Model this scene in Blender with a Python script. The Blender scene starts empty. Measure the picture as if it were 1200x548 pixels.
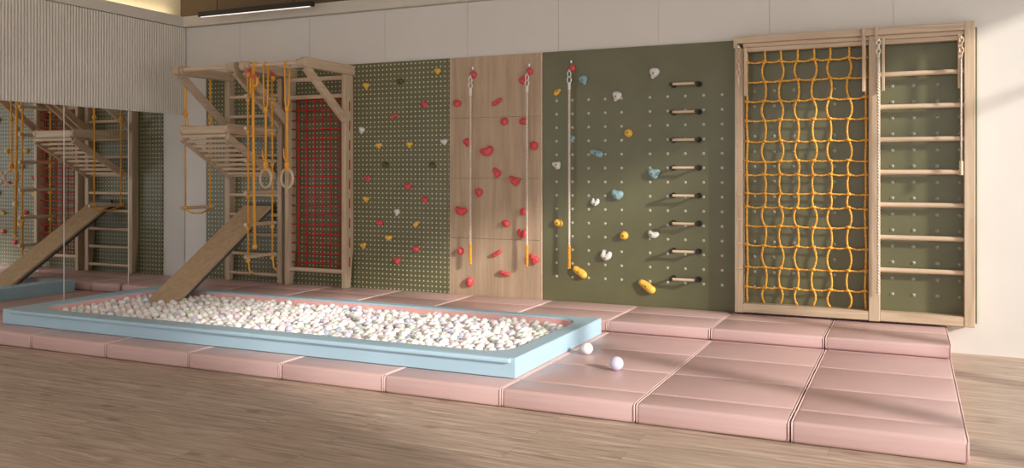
import bpy, bmesh, math, random
from mathutils import Vector, Matrix
random.seed(7)
C = bpy.context.scene.collection
PI = math.pi
# ------------------------------------------------------------------ camera model
F, CX, HY, TH, D, CZ = 1019.16, 600.0, 202.72, math.radians(24.594), 7.782, 1.437
ct, st = math.cos(TH), math.sin(TH)
def W(px, py, y=0.0):
    """survey a point of the back wall (or a plane parallel to it at depth y) -> x, z"""
    u = (px - CX) / F; v = (HY - py) / F
    t = (D + y) / (u * st + ct)
    return t * (u * ct - st), CZ + t * v
XL = -7.85          # left wall
T1, T2 = .119, .216  # tops of the lower and the upper mats
ZC = 3.75           # ceiling

# ------------------------------------------------------------------ materials
def new_mat(name):
    m = bpy.data.materials.new(name); m.use_nodes = True
    nt = m.node_tree; b = nt.nodes['Principled BSDF']
    return m, nt, b
def N(nt, typ, **kw):
    n = nt.nodes.new(typ)
    for k, v in kw.items():
        if k in n.inputs: n.inputs[k].default_value = v
        else: setattr(n, k, v)
    return n
def ramp(nt, stops):
    r = nt.nodes.new('ShaderNodeValToRGB')
    el = r.color_ramp.elements
    while len(el) > 1: el.remove(el[-1])
    el[0].position = stops[0][0]; el[0].color = (*stops[0][1], 1)
    for p, c in stops[1:]:
        e = el.new(p); e.color = (*c, 1)
    return r
def lin(r, g, b):
    f = lambda c: (c / 255 / 12.92) if c / 255 <= .04045 else ((c / 255 + .055) / 1.055) ** 2.4
    return (f(r), f(g), f(b))
def coords(nt, scale=(1, 1, 1), rot=(0, 0, 0)):
    tc = N(nt, 'ShaderNodeTexCoord'); mp = N(nt, 'ShaderNodeMapping')
    mp.inputs['Scale'].default_value = scale; mp.inputs['Rotation'].default_value = rot
    nt.links.new(tc.outputs['Object'], mp.inputs['Vector'])
    return mp.outputs['Vector']
def plain(name, col, rough=.5, var=.06, scale=6, metal=0, bump=0, bscale=80, spec=.5):
    m, nt, b = new_mat(name)
    v = coords(nt)
    no = N(nt, 'ShaderNodeTexNoise', Scale=scale, Detail=4.0)
    nt.links.new(v, no.inputs['Vector'])
    lo = tuple(c * (1 - var) for c in col); hi = tuple(min(1, c * (1 + var)) for c in col)
    r = ramp(nt, [(.3, lo), (.7, hi)])
    nt.links.new(no.outputs['Fac'], r.inputs['Fac']); nt.links.new(r.outputs['Color'], b.inputs['Base Color'])
    b.inputs['Roughness'].default_value = rough; b.inputs['Metallic'].default_value = metal
    b.inputs['Specular IOR Level'].default_value = spec
    if bump:
        n2 = N(nt, 'ShaderNodeTexNoise', Scale=bscale, Detail=3.0); nt.links.new(v, n2.inputs['Vector'])
        bp = N(nt, 'ShaderNodeBump', Strength=bump, Distance=.01); nt.links.new(n2.outputs['Fac'], bp.inputs['Height'])
        nt.links.new(bp.outputs['Normal'], b.inputs['Normal'])
    return m
def wood(name, axis, dark, light, rough=.45, sc=1.0, knots=True):
    m, nt, b = new_mat(name)
    s = [22 * sc] * 3; s[axis] = 1.3 * sc
    v = coords(nt, tuple(s))
    no = N(nt, 'ShaderNodeTexNoise', Scale=1.0, Detail=8.0, Roughness=.62, Distortion=.6); nt.links.new(v, no.inputs['Vector'])
    mid = tuple((a + c) / 2 for a, c in zip(dark, light))
    r = ramp(nt, [(.25, dark), (.5, mid), (.75, light)])
    nt.links.new(no.outputs['Fac'], r.inputs['Fac'])
    col = r.outputs['Color']
    if knots:
        s2 = [4.2 * sc] * 3; s2[axis] = 1.7 * sc
        v2 = coords(nt, tuple(s2))
        vo = N(nt, 'ShaderNodeTexVoronoi', Scale=1.0); nt.links.new(v2, vo.inputs['Vector'])
        r2 = ramp(nt, [(.0, (.35, .27, .2)), (.05, (.6, .53, .46)), (.13, (1, 1, 1))])
        nt.links.new(vo.outputs['Distance'], r2.inputs['Fac'])
        mx = N(nt, 'ShaderNodeMixRGB', blend_type='MULTIPLY'); mx.inputs['Fac'].default_value = .8
        nt.links.new(col, mx.inputs['Color1']); nt.links.new(r2.outputs['Color'], mx.inputs['Color2']); col = mx.outputs['Color']
    nt.links.new(col, b.inputs['Base Color'])
    b.inputs['Roughness'].default_value = rough
    bp = N(nt, 'ShaderNodeBump', Strength=.08, Distance=.01); nt.links.new(no.outputs['Fac'], bp.inputs['Height'])
    nt.links.new(bp.outputs['Normal'], b.inputs['Normal'])
    return m
WD, WL = lin(176, 150, 122), lin(216, 194, 166)
M = {}
M['wood_x'] = wood('pale_oak_grain_along', 0, WD, WL, sc=1.3, knots=False)
M['wood_y'] = wood('pale_oak_grain_deep', 1, WD, WL, sc=1.3, knots=False)
M['wood_z'] = wood('pale_oak_grain_upright', 2, WD, WL, sc=1.3, knots=False)
M['ply'] = wood('oak_veneer_board', 2, lin(164, 138, 111), lin(201, 175, 146), rough=.5, sc=.8)
M['plank'] = wood('brown_oak_plank', 1, lin(172, 143, 110), lin(206, 178, 143), rough=.4, sc=1.2, knots=False)
M['rung'] = wood('beech_rung', 0, lin(196, 168, 140), lin(226, 202, 174), rough=.4, sc=1.5, knots=False)
M['wall'] = plain('warm_white_wall', lin(221, 215, 207), .7, .02, 2, bump=.03, bscale=200)
M['wall_gap'] = plain('wall_joint_backing', lin(215, 206, 192), .8)  # even beige backing behind the open wall joints
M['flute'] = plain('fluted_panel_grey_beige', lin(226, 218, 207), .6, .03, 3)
M['groove'] = plain('flute_groove_shade', lin(176, 167, 155), .7, .02)  # groove shade painted in as a darker flute colour
M['cornice'] = plain('cornice_paint', lin(214, 205, 192), .7, .02)
M['brown'] = plain('brown_upper_wall', lin(112, 92, 68), .6, .08, 4)
M['ceil'] = plain('ceiling_paint', lin(215, 205, 190), .8, .02)
M['black'] = plain('black_metal', lin(32, 30, 28), .4, .1)
M['steel'] = plain('brushed_steel', (.72, .72, .70), .3, .05, 30, metal=1)
M['blue'] = plain('pale_blue_vinyl', lin(176, 207, 222), .42, .02, 4, bump=.02, bscale=120)
M['lining'] = plain('salmon_pink_lining', lin(246, 190, 184), .5, .04, 3)
M['piping'] = plain('pale_pink_piping', lin(240, 208, 201), .4, .03)
M['grey_pad'] = plain('dark_grey_rubber', lin(78, 78, 84), .7, .1)
M['red'] = plain('red_resin', lin(220, 80, 86), .45, .1, 30, bump=.15, bscale=160)
M['yellow'] = plain('yellow_resin', lin(236, 188, 78), .45, .1, 30, bump=.15, bscale=160)
M['white'] = plain('white_resin', lin(226, 222, 216), .5, .05, 30, bump=.15, bscale=160)
M['bluehold'] = plain('teal_blue_resin', lin(142, 174, 178), .5, .1, 30, bump=.15, bscale=160)
M['olive'] = plain('dark_olive_resin', lin(84, 84, 40), .5, .1, 30, bump=.15, bscale=160)
M['bolt'] = plain('bolt_head', lin(120, 92, 40), .4, .1, metal=.3)
M['stud'] = plain('dull_grey_stud', lin(150, 150, 134), .4, .05)
M['peg'] = plain('panel_hole_liner', lin(196, 190, 160), .5, .05)
M['tnut'] = plain('grey_tee_nut', lin(188, 186, 164), .45, .05)
M['redcord'] = plain('red_cord', lin(190, 50, 42), .6, .15, 90)
M['white_end'] = plain('white_cap', lin(235, 228, 215), .5, .03)
def rope_mat(name, a, bcol, sc, rough=.7):
    m, nt, b = new_mat(name)
    v = coords(nt)
    no = N(nt, 'ShaderNodeTexNoise', Scale=sc, Detail=2.0); nt.links.new(v, no.inputs['Vector'])
    r = ramp(nt, [(.40, a), (.60, bcol)]); nt.links.new(no.outputs['Fac'], r.inputs['Fac'])
    nt.links.new(r.outputs['Color'], b.inputs['Base Color']); b.inputs['Roughness'].default_value = rough
    bp = N(nt, 'ShaderNodeBump', Strength=.4, Distance=.004); nt.links.new(no.outputs['Fac'], bp.inputs['Height'])
    nt.links.new(bp.outputs['Normal'], b.inputs['Normal'])
    return m
M['netrope'] = rope_mat('orange_braided_rope', lin(206, 128, 30), lin(250, 198, 88), 85)
M['orope'] = rope_mat('orange_cord', lin(226, 148, 36), lin(246, 184, 70), 120)
M['beige_rope'] = rope_mat('beige_twisted_rope', lin(204, 188, 170), lin(232, 220, 204), 120)
# pink vinyl with faint fine bands of tone
def vinyl():
    m, nt, b = new_mat('dusty_pink_vinyl')
    v = coords(nt, (2, 2, 60))
    no = N(nt, 'ShaderNodeTexNoise', Scale=1.0, Detail=5.0); nt.links.new(v, no.inputs['Vector'])
    r = ramp(nt, [(.3, lin(203, 168, 163)), (.7, lin(210, 177, 172))]); nt.links.new(no.outputs['Fac'], r.inputs['Fac'])
    nt.links.new(r.outputs['Color'], b.inputs['Base Color'])
    b.inputs['Roughness'].default_value = .38
    bp = N(nt, 'ShaderNodeBump', Strength=.03, Distance=.01); nt.links.new(no.outputs['Fac'], bp.inputs['Height'])
    nt.links.new(bp.outputs['Normal'], b.inputs['Normal'])
    return m
M['pink'] = vinyl()
def green(name, dots):
    m, nt, b = new_mat(name)
    tc = N(nt, 'ShaderNodeTexCoord')
    no = N(nt, 'ShaderNodeTexNoise', Scale=3.0, Detail=5.0); nt.links.new(tc.outputs['Object'], no.inputs['Vector'])
    r = ramp(nt, [(.3, lin(101, 99, 69)), (.7, lin(108, 106, 75))]); nt.links.new(no.outputs['Fac'], r.inputs['Fac'])
    col = r.outputs['Color']
    b.inputs['Roughness'].default_value = .3
    if dots:   # drilled peg holes on a 50 mm grid
        sx = N(nt, 'ShaderNodeSeparateXYZ'); nt.links.new(tc.outputs['Object'], sx.inputs[0])
        def cell(o):
            d = N(nt, 'ShaderNodeMath', operation='DIVIDE'); d.inputs[1].default_value = .05; nt.links.new(o, d.inputs[0])
            f = N(nt, 'ShaderNodeMath', operation='FRACT'); nt.links.new(d.outputs[0], f.inputs[0])
            s = N(nt, 'ShaderNodeMath', operation='SUBTRACT'); s.inputs[1].default_value = .5; nt.links.new(f.outputs[0], s.inputs[0])
            p = N(nt, 'ShaderNodeMath', operation='MULTIPLY'); nt.links.new(s.outputs[0], p.inputs[0]); nt.links.new(s.outputs[0], p.inputs[1])
            return p.outputs[0]
        ad = N(nt, 'ShaderNodeMath', operation='ADD'); nt.links.new(cell(sx.outputs['X']), ad.inputs[0]); nt.links.new(cell(sx.outputs['Z']), ad.inputs[1])
        lt = N(nt, 'ShaderNodeMath', operation='LESS_THAN'); lt.inputs[1].default_value = .168 ** 2; nt.links.new(ad.outputs[0], lt.inputs[0])
        mx = N(nt, 'ShaderNodeMixRGB'); nt.links.new(lt.outputs[0], mx.inputs['Fac']); nt.links.new(col, mx.inputs['Color1'])
        mx.inputs['Color2'].default_value = (*lin(214, 208, 180), 1); col = mx.outputs['Color']
        bp = N(nt, 'ShaderNodeBump', Strength=.3, Distance=.004, invert=True); nt.links.new(lt.outputs[0], bp.inputs['Height'])
        nt.links.new(bp.outputs['Normal'], b.inputs['Normal'])
    nt.links.new(col, b.inputs['Base Color'])
    return m
M['green'] = green('olive_green_board', False)
M['pegboard'] = green('olive_green_pegboard', True)
def floor_mat():
    m, nt, b = new_mat('brown_oak_floorboards')
    tc = N(nt, 'ShaderNodeTexCoord'); v = tc.outputs['Object']
    br = N(nt, 'ShaderNodeTexBrick', offset=.37, squash=1.0)
    br.inputs['Scale'].default_value = 1.0; br.inputs['Brick Width'].default_value = 1.5; br.inputs['Row Height'].default_value = .18
    br.inputs['Mortar Size'].default_value = .0022; br.inputs['Mortar Smooth'].default_value = .3; br.inputs['Bias'].default_value = 0
    br.inputs['Color1'].default_value = (.35, .35, .35, 1); br.inputs['Color2'].default_value = (.65, .65, .65, 1); br.inputs['Mortar'].default_value = (.15, .15, .15, 1)
    nt.links.new(v, br.inputs['Vector'])
    mp = N(nt, 'ShaderNodeMapping'); mp.inputs['Scale'].default_value = (2.2, 26, 1); nt.links.new(v, mp.inputs['Vector'])
    ad = N(nt, 'ShaderNodeVectorMath', operation='ADD'); nt.links.new(mp.outputs[0], ad.inputs[0])
    sc = N(nt, 'ShaderNodeVectorMath', operation='SCALE'); sc.inputs['Scale'].default_value = 37.0; nt.links.new(br.outputs['Color'], sc.inputs[0]); nt.links.new(sc.outputs[0], ad.inputs[1])
    no = N(nt, 'ShaderNodeTexNoise', Scale=1.0, Detail=9.0, Roughness=.66, Distortion=.8); nt.links.new(ad.outputs[0], no.inputs['Vector'])
    r = ramp(nt, [(.25, lin(118, 96, 79)), (.42, lin(168, 147, 129)), (.58, lin(192, 172, 154)), (.75, lin(216, 199, 182))])
    nt.links.new(no.outputs['Fac'], r.inputs['Fac'])
    mp2 = N(nt, 'ShaderNodeMapping'); mp2.inputs['Scale'].default_value = (2.2, 7, 1); nt.links.new(ad.outputs[0], mp2.inputs['Vector'])
    mp2.inputs['Scale'].default_value = (.9, .16, 1)
    vo = N(nt, 'ShaderNodeTexVoronoi', Scale=1.0); nt.links.new(mp2.outputs[0], vo.inputs['Vector'])
    r2 = ramp(nt, [(0, (.42, .35, .28)), (.07, (.66, .6, .54)), (.16, (1, 1, 1))]); nt.links.new(vo.outputs['Distance'], r2.inputs['Fac'])
    mx = N(nt, 'ShaderNodeMixRGB', blend_type='MULTIPLY'); mx.inputs['Fac'].default_value = .75
    nt.links.new(r.outputs['Color'], mx.inputs['Color1']); nt.links.new(r2.outputs['Color'], mx.inputs['Color2'])
    r3 = ramp(nt, [(.1, (.5, .46, .43)), (.3, (.88, .87, .86)), (.7, (1.06, 1.04, 1.02))]); nt.links.new(br.outputs['Color'], r3.inputs['Fac'])
    mx2 = N(nt, 'ShaderNodeMixRGB', blend_type='MULTIPLY'); mx2.inputs['Fac'].default_value = .8
    nt.links.new(mx.outputs['Color'], mx2.inputs['Color1']); nt.links.new(r3.outputs['Color'], mx2.inputs['Color2'])
    nt.links.new(mx2.outputs['Color'], b.inputs['Base Color']); b.inputs['Roughness'].default_value = .42
    bp = N(nt, 'ShaderNodeBump', Strength=.06, Distance=.01); nt.links.new(no.outputs['Fac'], bp.inputs['Height']); nt.links.new(bp.outputs['Normal'], b.inputs['Normal'])
    return m
M['floor'] = floor_mat()
m, nt, b = new_mat('silver_mirror'); M['mirror'] = m
b.inputs['Metallic'].default_value = 1; b.inputs['Roughness'].default_value = .015; b.inputs['Base Color'].default_value = (.86, .87, .86, 1)
def emit(name, col, s):
    m, nt, b = new_mat(name); b.inputs['Base Color'].default_value = (*col, 1)
    b.inputs['Emission Color'].default_value = (*col, 1); b.inputs['Emission Strength'].default_value = s
    return m
M['cove_glow'] = plain('warm_lit_cove_wall', lin(250, 236, 205), .7, .02)  # warm cove light put into a brighter, creamier wall colour
M['diffuser'] = emit('lamp_diffuser', (1, .96, .91), .9)
M['led'] = emit('led_strip_glow', (1, .86, .62), 6)
BALL = []
for nm, c in (('white', (246, 243, 239)), ('ivory', (243, 237, 230)), ('rose', (238, 212, 216)), ('sage', (214, 221, 206)), ('lilac', (208, 203, 224)), ('blue', (182, 191, 214))):
    BALL.append(plain('plastic_ball_' + nm, lin(*c), .4, .02))

# ------------------------------------------------------------------ mesh helpers
def box(bm, x0, x1, y0, y1, z0, z1):
    v = [bm.verts.new((x, y, z)) for x in (x0, x1) for y in (y0, y1) for z in (z0, z1)]
    for f in ((0, 1, 3, 2), (4, 6, 7, 5), (0, 4, 5, 1), (2, 3, 7, 6), (0, 2, 6, 4), (1, 5, 7, 3)): bm.faces.new([v[i] for i in f])
    return v
def prism(bm, poly, axis, a0, a1):
    """poly: 2-D outline; axis 0: (y,z) swept in x; 1: (x,z) swept in y; 2: (x,y) swept in z"""
    def p(q, a): return (a, q[0], q[1]) if axis == 0 else (q[0], a, q[1]) if axis == 1 else (q[0], q[1], a)
    A = [bm.verts.new(p(q, a0)) for q in poly]; B = [bm.verts.new(p(q, a1)) for q in poly]
    bm.faces.new(A); bm.faces.new(B[::-1]); n = len(poly)
    for i in range(n): bm.faces.new((A[i], B[i], B[(i + 1) % n], A[(i + 1) % n]))
def frames(pts):
    pts = [Vector(p) for p in pts]; out = []; up = None
    for i, p in enumerate(pts):
        t = (pts[min(i + 1, len(pts) - 1)] - pts[max(i - 1, 0)]).normalized()
        if up is None:
            up = Vector((0, 0, 1)) if abs(t.z) < .9 else Vector((1, 0, 0))
        s = t.cross(up).normalized(); up = s.cross(t).normalized()
        out.append((p, s, up))
    return out
def tube(bm, pts, r, seg=8, closed=False, caps=True):
    rad = r if callable(r) else (lambda i: r)
    if closed:
        c = [Vector(p) for p in pts]; n = len(c); rings = []
        nrm = (c[0] - c[n // 3]).cross(c[0] - c[2 * n // 3]).normalized()
        for i in range(n):
            t = (c[(i + 1) % n] - c[i - 1]).normalized(); s = t.cross(nrm).normalized()
            rings.append([bm.verts.new(c[i] + rad(i) * (math.cos(a) * s + math.sin(a) * nrm)) for a in [2 * PI * k / seg for k in range(seg)]])
        for i in range(n):
            A, B = rings[i], rings[(i + 1) % n]
            for k in range(seg): bm.faces.new((A[k], A[(k + 1) % seg], B[(k + 1) % seg], B[k]))
        return
    rings = []
    for i, (p, s, u) in enumerate(frames(pts)):
        rings.append([bm.verts.new(p + rad(i) * (math.cos(a) * s + math.sin(a) * u)) for a in [2 * PI * k / seg for k in range(seg)]])
    for A, B in zip(rings, rings[1:]):
        for k in range(seg): bm.faces.new((A[k], A[(k + 1) % seg], B[(k + 1) % seg], B[k]))
    if caps: bm.faces.new(rings[0][::-1]); bm.faces.new(rings[-1])
def sphere(bm, c, r, seg=12, rings=8, sc=(1, 1, 1)):
    bmesh.ops.create_uvsphere(bm, u_segments=seg, v_segments=rings, radius=r, matrix=Matrix.Translation(c) @ Matrix.Diagonal((*sc, 1)))
def rbox(x0, x1, y0, y1, z0, z1, r, seg=2):
    bm = bmesh.new(); box(bm, x0, x1, y0, y1, z0, z1)
    bmesh.ops.bevel(bm, geom=bm.edges[:], offset=r, segments=seg, affect='EDGES', profile=.5)
    return bm
def wbox(x0, x1, y0, y1, z0, z1, r=.005): return rbox(x0, x1, y0, y1, z0, z1, r, 1)
def obj(name, bm, mat, parent=None, smooth=False):
    """one mesh; top-level objects get their origin at the base of the thing, parts at their parent's origin"""
    bmesh.ops.recalc_face_normals(bm, faces=bm.faces[:])
    if parent is None:
        xs = [v.co for v in bm.verts]
        o0 = Vector(((min(v.x for v in xs) + max(v.x for v in xs)) / 2, (min(v.y for v in xs) + max(v.y for v in xs)) / 2, min(v.z for v in xs)))
        off = o0
    else:
        off = parent.location.copy(); q = parent.parent
        while q: off += q.location; q = q.parent
        o0 = Vector((0, 0, 0))
    for v in bm.verts: v.co -= off
    me = bpy.data.meshes.new(name); bm.to_mesh(me); bm.free()
    for mm in (mat if isinstance(mat, (list, tuple)) else [mat]): me.materials.append(mm)
    if smooth:
        for p in me.polygons: p.use_smooth = True
        if smooth != 'all':
            try: me.set_sharp_from_angle(angle=math.radians(40))
            except Exception: pass
    o = bpy.data.objects.new(name, me); C.objects.link(o); o.location = o0
    if parent: o.parent = parent
    return o
def tag(o, label, cat, group=None, kind=None):
    o['label'] = label; o['category'] = cat
    if group: o['group'] = group
    if kind: o['kind'] = kind
    return o
def thing(name, label, cat, loc, group=None):
    o = bpy.data.objects.new(name, None); C.objects.link(o); o.location = loc; o.empty_display_size = .1
    return tag(o, label, cat, group)
def struct(name, bm, mat, parent=None, smooth=False):
    o = obj(name, bm, mat, parent, smooth); o['kind'] = 'structure'
    return o
def bmw(*boxes):
    bm = bmesh.new()
    for bx in boxes: box(bm, *bx)
    return bm

# ------------------------------------------------------------------ the room
XR = 2.2
struct('floor', bmw((XL - .2, XR + .2, -9.2, .14, -.1, 0)), M['floor'])
# back wall: tall paint panels with open joints
seams = [XL, -7.02, -6.035, -5.05, -4.065, -3.08, -2.095, -1.11, -.125, .86, 1.845, XR + .2]
bm = bmesh.new()
for a, c in zip(seams, seams[1:]): box(bm, a + (.0022 if a > XL else 0), c - .0022, .022, .0265, 0, 3.16)
w = struct('wall_back', bm, M['wall'])
struct('trim_1', bmw((XL - .1, XR + .2, .027, .12, 0, 3.16)), M['wall_gap'])
struct('trim_2', bmw((XL + .03, XR + .2, -.045, .12, 3.165, 3.285)), M['cornice'])
struct('trim_3', bmw((XL - .12, XL + .03, -9.2, .12, 3.165, 3.285)), M['cornice'])
struct('trim_4', bmw((XL - .3, XR + .2, .12, .2, 3.16, ZC)), M['brown'])
struct('trim_5', bmw((XL - .26, XL - .18, -9.2, .12, 3.16, ZC)), M['cove_glow'])
# left wall: fluted cladding above the mirrors
bm = bmesh.new(); zb, zt = 2.128, 3.158
pit = .034; y = .018; prof = []
while y > -4.6:
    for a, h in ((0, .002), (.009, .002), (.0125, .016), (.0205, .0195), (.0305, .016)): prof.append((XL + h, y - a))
    y -= pit
lo = [bm.verts.new((px, py, zb)) for px, py in prof]; hi = [bm.verts.new((px, py, zt)) for px, py in prof]
back = [bm.verts.new((XL - .05, prof[0][1], zb)), bm.verts.new((XL - .05, prof[-1][1], zb)), bm.verts.new((XL - .05, prof[0][1], zt)), bm.verts.new((XL - .05, prof[-1][1], zt))]
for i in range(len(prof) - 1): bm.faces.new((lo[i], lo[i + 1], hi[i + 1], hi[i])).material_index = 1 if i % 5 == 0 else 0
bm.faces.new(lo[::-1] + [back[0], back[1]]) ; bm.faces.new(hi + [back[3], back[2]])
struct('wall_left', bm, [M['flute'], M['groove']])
struct('trim_6', bmw((XL - .12, XL - .02, -9.2, .06, 0, 2.127), (XL - .12, XL - .051, -9.2, .06, 2.127, 3.164)), M['wall'])
mp_lab = ['tall wall mirror panel beside the corner, reflecting pegboard and pale wall',
          'middle wall mirror panel between two bright joints, reflecting the leaning plank',
          'leftmost wall mirror panel, reflecting hanging ring and bright pegboard']
for i in range(3):
    y1 = -.006 - .805 * i + (.02 if i == 0 else 0); y0 = -.805 * (i + 1) - .002
    o = obj('mirror_panel', bmw((XL - .019, XL - .008, y0, y1, .0, 2.126)), M['mirror'])
    tag(o, mp_lab[i], 'mirror', 'wall mirrors below the fluted cladding')
for i in range(2):
    struct('trim_%d' % (7 + i), bmw((XL - .019, XL - .004, -.809 - .805 * i + .0005, -.8035 - .805 * i - .0005 + .002, T1, 2.126)), M['white_end'])
struct('ceiling', bmw((XL - .3, XR + .3, -9.2, .2, ZC, ZC + .1)), M['ceil'])
# cove light strip lying on the ledge of the left wall
o = obj('cove_light_strip', bmw((XL - .11, XL - .07, -3.2, -.05, 3.287, 3.30)), M['led']); tag(o, 'warm glowing light strip in the recess above the fluted wall', 'light')
# window wall far right: a row of tall window bays between posts
win_y = [-.0, -1.65, -3.5, -5.95]
for i in range(3):
    a, c = win_y[i] - .05, win_y[i + 1] + .05
    fr = bmesh.new()
    box(fr, XR, XR + .08, a - .05, a, .35, 3.3); box(fr, XR, XR + .08, c, c + .05, .35, 3.3)
    box(fr, XR, XR + .08, c + .05, a - .05, .35, .41); box(fr, XR, XR + .08, c + .05, a - .05, 3.24, 3.3)
    box(fr, XR, XR + .05, c + .05, a - .05, 2.62, 2.66)
    struct('window_%d' % (i + 1), fr, M['white_end'])
bm = bmesh.new()
box(bm, XR, XR + .12, -5.9, .12, 0, .35); box(bm, XR, XR + .12, -9.2, .12, 3.3, ZC)
for yy in win_y[1:]: box(bm, XR, XR + .12, yy - .05, yy + .05, .35, 3.3)
box(bm, XR, XR + .12, -.05, .12, .35, 3.3); box(bm, XR, XR + .12, -9.2, -6.0, 0, 3.3)
struct('wall_right', bm, M['wall'])

# linear lamp hanging under the ceiling
L0, L1 = -7.31, -5.74
lamp = thing('linear_lamp', 'long slim black linear lamp hanging under the dark ceiling recess', 'lamp', (-6.5, -.3, 3.2))
obj('lamp_body', wbox(L0, L1, -.335, -.265, 3.20, 3.255, .004), M['black'], lamp)
obj('diffuser', bmw((L0 + .03, L1 - .03, -.325, -.30, 3.195, 3.1995)), M['diffuser'], lamp)
for x in (L0 + .25, L1 - .25):
    bm = bmesh.new(); tube(bm, [(x, -.3, 3.255), (x, -.3, ZC)], .005, 6); obj('hanger', bm, M['black'], lamp)

# ------------------------------------------------------------------ wall boards
XP0, XW0, XG0, XF0, XF1 = -7.51, -4.262, -3.235, -1.385, .482
ZB, ZT = .20, 2.604
zb_ = .001
pb = tag(obj('pegboard', wbox(XP0, XW0 - .006, 0, .021, zb_, ZT, .002), M['pegboard']), 'long olive pegboard full of pale holes behind the wooden wall bars', 'pegboard')
t = thing('oak_climbing_board', 'oak veneer climbing board with red holds between two green boards', 'board', ((XW0 + XG0) / 2, .01, zb_))
zj = [zb_, .782, 1.384, 1.991, ZT]
for a, c in zip(zj, zj[1:]): obj('board', wbox(XW0, XG0 - .022, 0, .021, a + .001, c - .001, .0015), M['ply'], t)
obj('edge_strip', wbox(XG0 - .021, XG0 - .004, -.002, .021, zb_, ZT, .001), M['rung'], t)
def dome(bm, x, z, r, h, y=0.0):
    n = 10; c = bm.verts.new((x, y - h, z)); rings = []
    for f, hh in ((.55, h * .9), (1, 0)):
        rings.append([bm.verts.new((x + r * f * math.cos(2 * PI * k / n), y - hh, z + r * f * math.sin(2 * PI * k / n))) for k in range(n)])
    fs = []
    for k in range(n):
        fs.append(bm.faces.new((c, rings[0][k], rings[0][(k + 1) % n])))
        fs.append(bm.faces.new((rings[0][k], rings[1][k], rings[1][(k + 1) % n], rings[0][(k + 1) % n])))
    for f in fs: f.material_index = 1; f.smooth = True
bm = wbox(XG0, XF0 - .004, 0, .021, zb_, ZT, .002)
rows = [2.132 - .1297 * k for k in range(14)]
for x in (-3.09, -2.928, -2.765, -2.601, -2.441, -2.17, -2.005, -1.843, -1.678, -1.514):
    for z in rows: dome(bm, x, z, .0135, .004)
tag(obj('green_climbing_board', bm, [M['green'], M['tnut']]), 'plain olive climbing board with white, blue and yellow holds and grip bars', 'board')

# ------------------------------------------------------------------ climbing holds
KIND = {
 'round': [(0, 0, .25, .95)],
 'oval': [(-.35, .05, .2, .75), (.35, -.05, .2, .75)],
 'bean': [(-.75, .32, .2, .5), (-.25, -.12, .25, .6), (.3, -.1, .25, .62), (.75, .35, .2, .52)],
 'heart': [(-.6, .45, .2, .55), (-.2, 0, .3, .6), (.1, -.35, .2, .5), (.6, .3, .25, .6)],
 'moon': [(-.5, .6, .2, .36), (-.62, -.05, .3, .46), (-.1, -.5, .3, .52), (.5, -.2, .3, .5), (.6, .35, .25, .4)],
 'foot': [(-.85, .5, .2, .45), (-.4, .22, .2, .5), (.1, -.05, .25, .5), (.6, -.4, .3, .65)],
 'jug': [(-.6, .35, .35, .5), (0, .25, .5, .55), (.6, .35, .4, .5), (-.1, -.35, .1, .5)],
 'tri': [(-.6, .6, .2, .42), (-.2, .15, .3, .55), (.6, .1, .35, .5), (.15, -.5, .2, .5)],
 'bar': [(-.8, -.35, .25, .48), (-.3, -.12, .3, .45), (.25, .1, .3, .42), (.8, .38, .3, .4)],
 'drop': [(.55, .65, .2, .33), (.15, .15, .3, .55), (-.2, -.35, .3, .65)],
 'shield': [(-.35, .4, .3, .6), (.4, .35, .3, .6), (.15, -.1, .35, .6), (-.25, -.7, .15, .34)],
}
def hold_bm(kind, x, z, size, rot=0, depth=1.0):
    blobs = []
    for bx, bz, by, s in KIND[kind]:
        a = bx * math.cos(rot) - bz * math.sin(rot); c = bx * math.sin(rot) + bz * math.cos(rot)
        blobs.append((a + random.uniform(-.05, .05), -by, c + random.uniform(-.05, .05), s))
    mx = sum(q[0] for q in blobs) / len(blobs); mz = sum(q[2] for q in blobs) / len(blobs)
    if kind in ('moon', 'bean', 'heart'):
        q = min(blobs, key=lambda q: abs(q[0] - mx) + abs(q[2] - mz)); mx, mz = q[0], q[2]
    def f(p): return sum(math.exp(-((p[0] - q[0]) ** 2 + (p[1] - q[1]) ** 2 + (p[2] - q[2]) ** 2) / (q[3] * q[3]) * 1.1) for q in blobs)
    na, nr = 28, 9; rings = []
    bm = bmesh.new()
    def surf(d):
        r = 2.4
        while r > .12 and f((mx + d[0] * r, d[1] * r, mz + d[2] * r)) < .42: r -= .03
        return r
    h = size / 2.3
    def pt(d):
        r = surf(d)
        return (x + (mx + d[0] * r) * h, -abs(d[1]) * r * h * depth, z + (mz + d[2] * r) * h)
    top = bm.verts.new(pt((0, -1, 0)))
    for j in range(1, nr + 1):
        ph = PI / 2 * j / nr
        rings.append([bm.verts.new(pt((math.sin(ph) * math.cos(2 * PI * k / na), -math.cos(ph) if j < nr else 0, math.sin(ph) * math.sin(2 * PI * k / na)))) for k in range(na)])
    for k in range(na): bm.faces.new((top, rings[0][k], rings[0][(k + 1) % na]))
    for A, B in zip(rings, rings[1:]):
        for k in range(na): bm.faces.new((A[k], B[k], B[(k + 1) % na], A[(k + 1) % na]))
    bm.faces.new(rings[-1])
    for v in bm.verts: v.co.y = min(v.co.y, 0) if v.co.y < -.0015 else .0006
    return bm, Vector(top.co)
def hold(px, py, kind, mat, size, label, group, rot=0, depth=1.0, bolt=True):
    x, z = W(px, py, -.03)
    bm, top = hold_bm(kind, x, z, size, rot, depth)
    t = thing('climbing_hold', label, 'climbing hold', (x, 0, z - size * .4), group)
    obj('grip', bm, M[mat], t, 'all')
    if bolt:
        b2 = bmesh.new(); tube(b2, [top + Vector((0, .004, 0)), top + Vector((0, -.003, 0))], .008, 8); obj('bolt', b2, M['bolt'], t)
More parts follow.
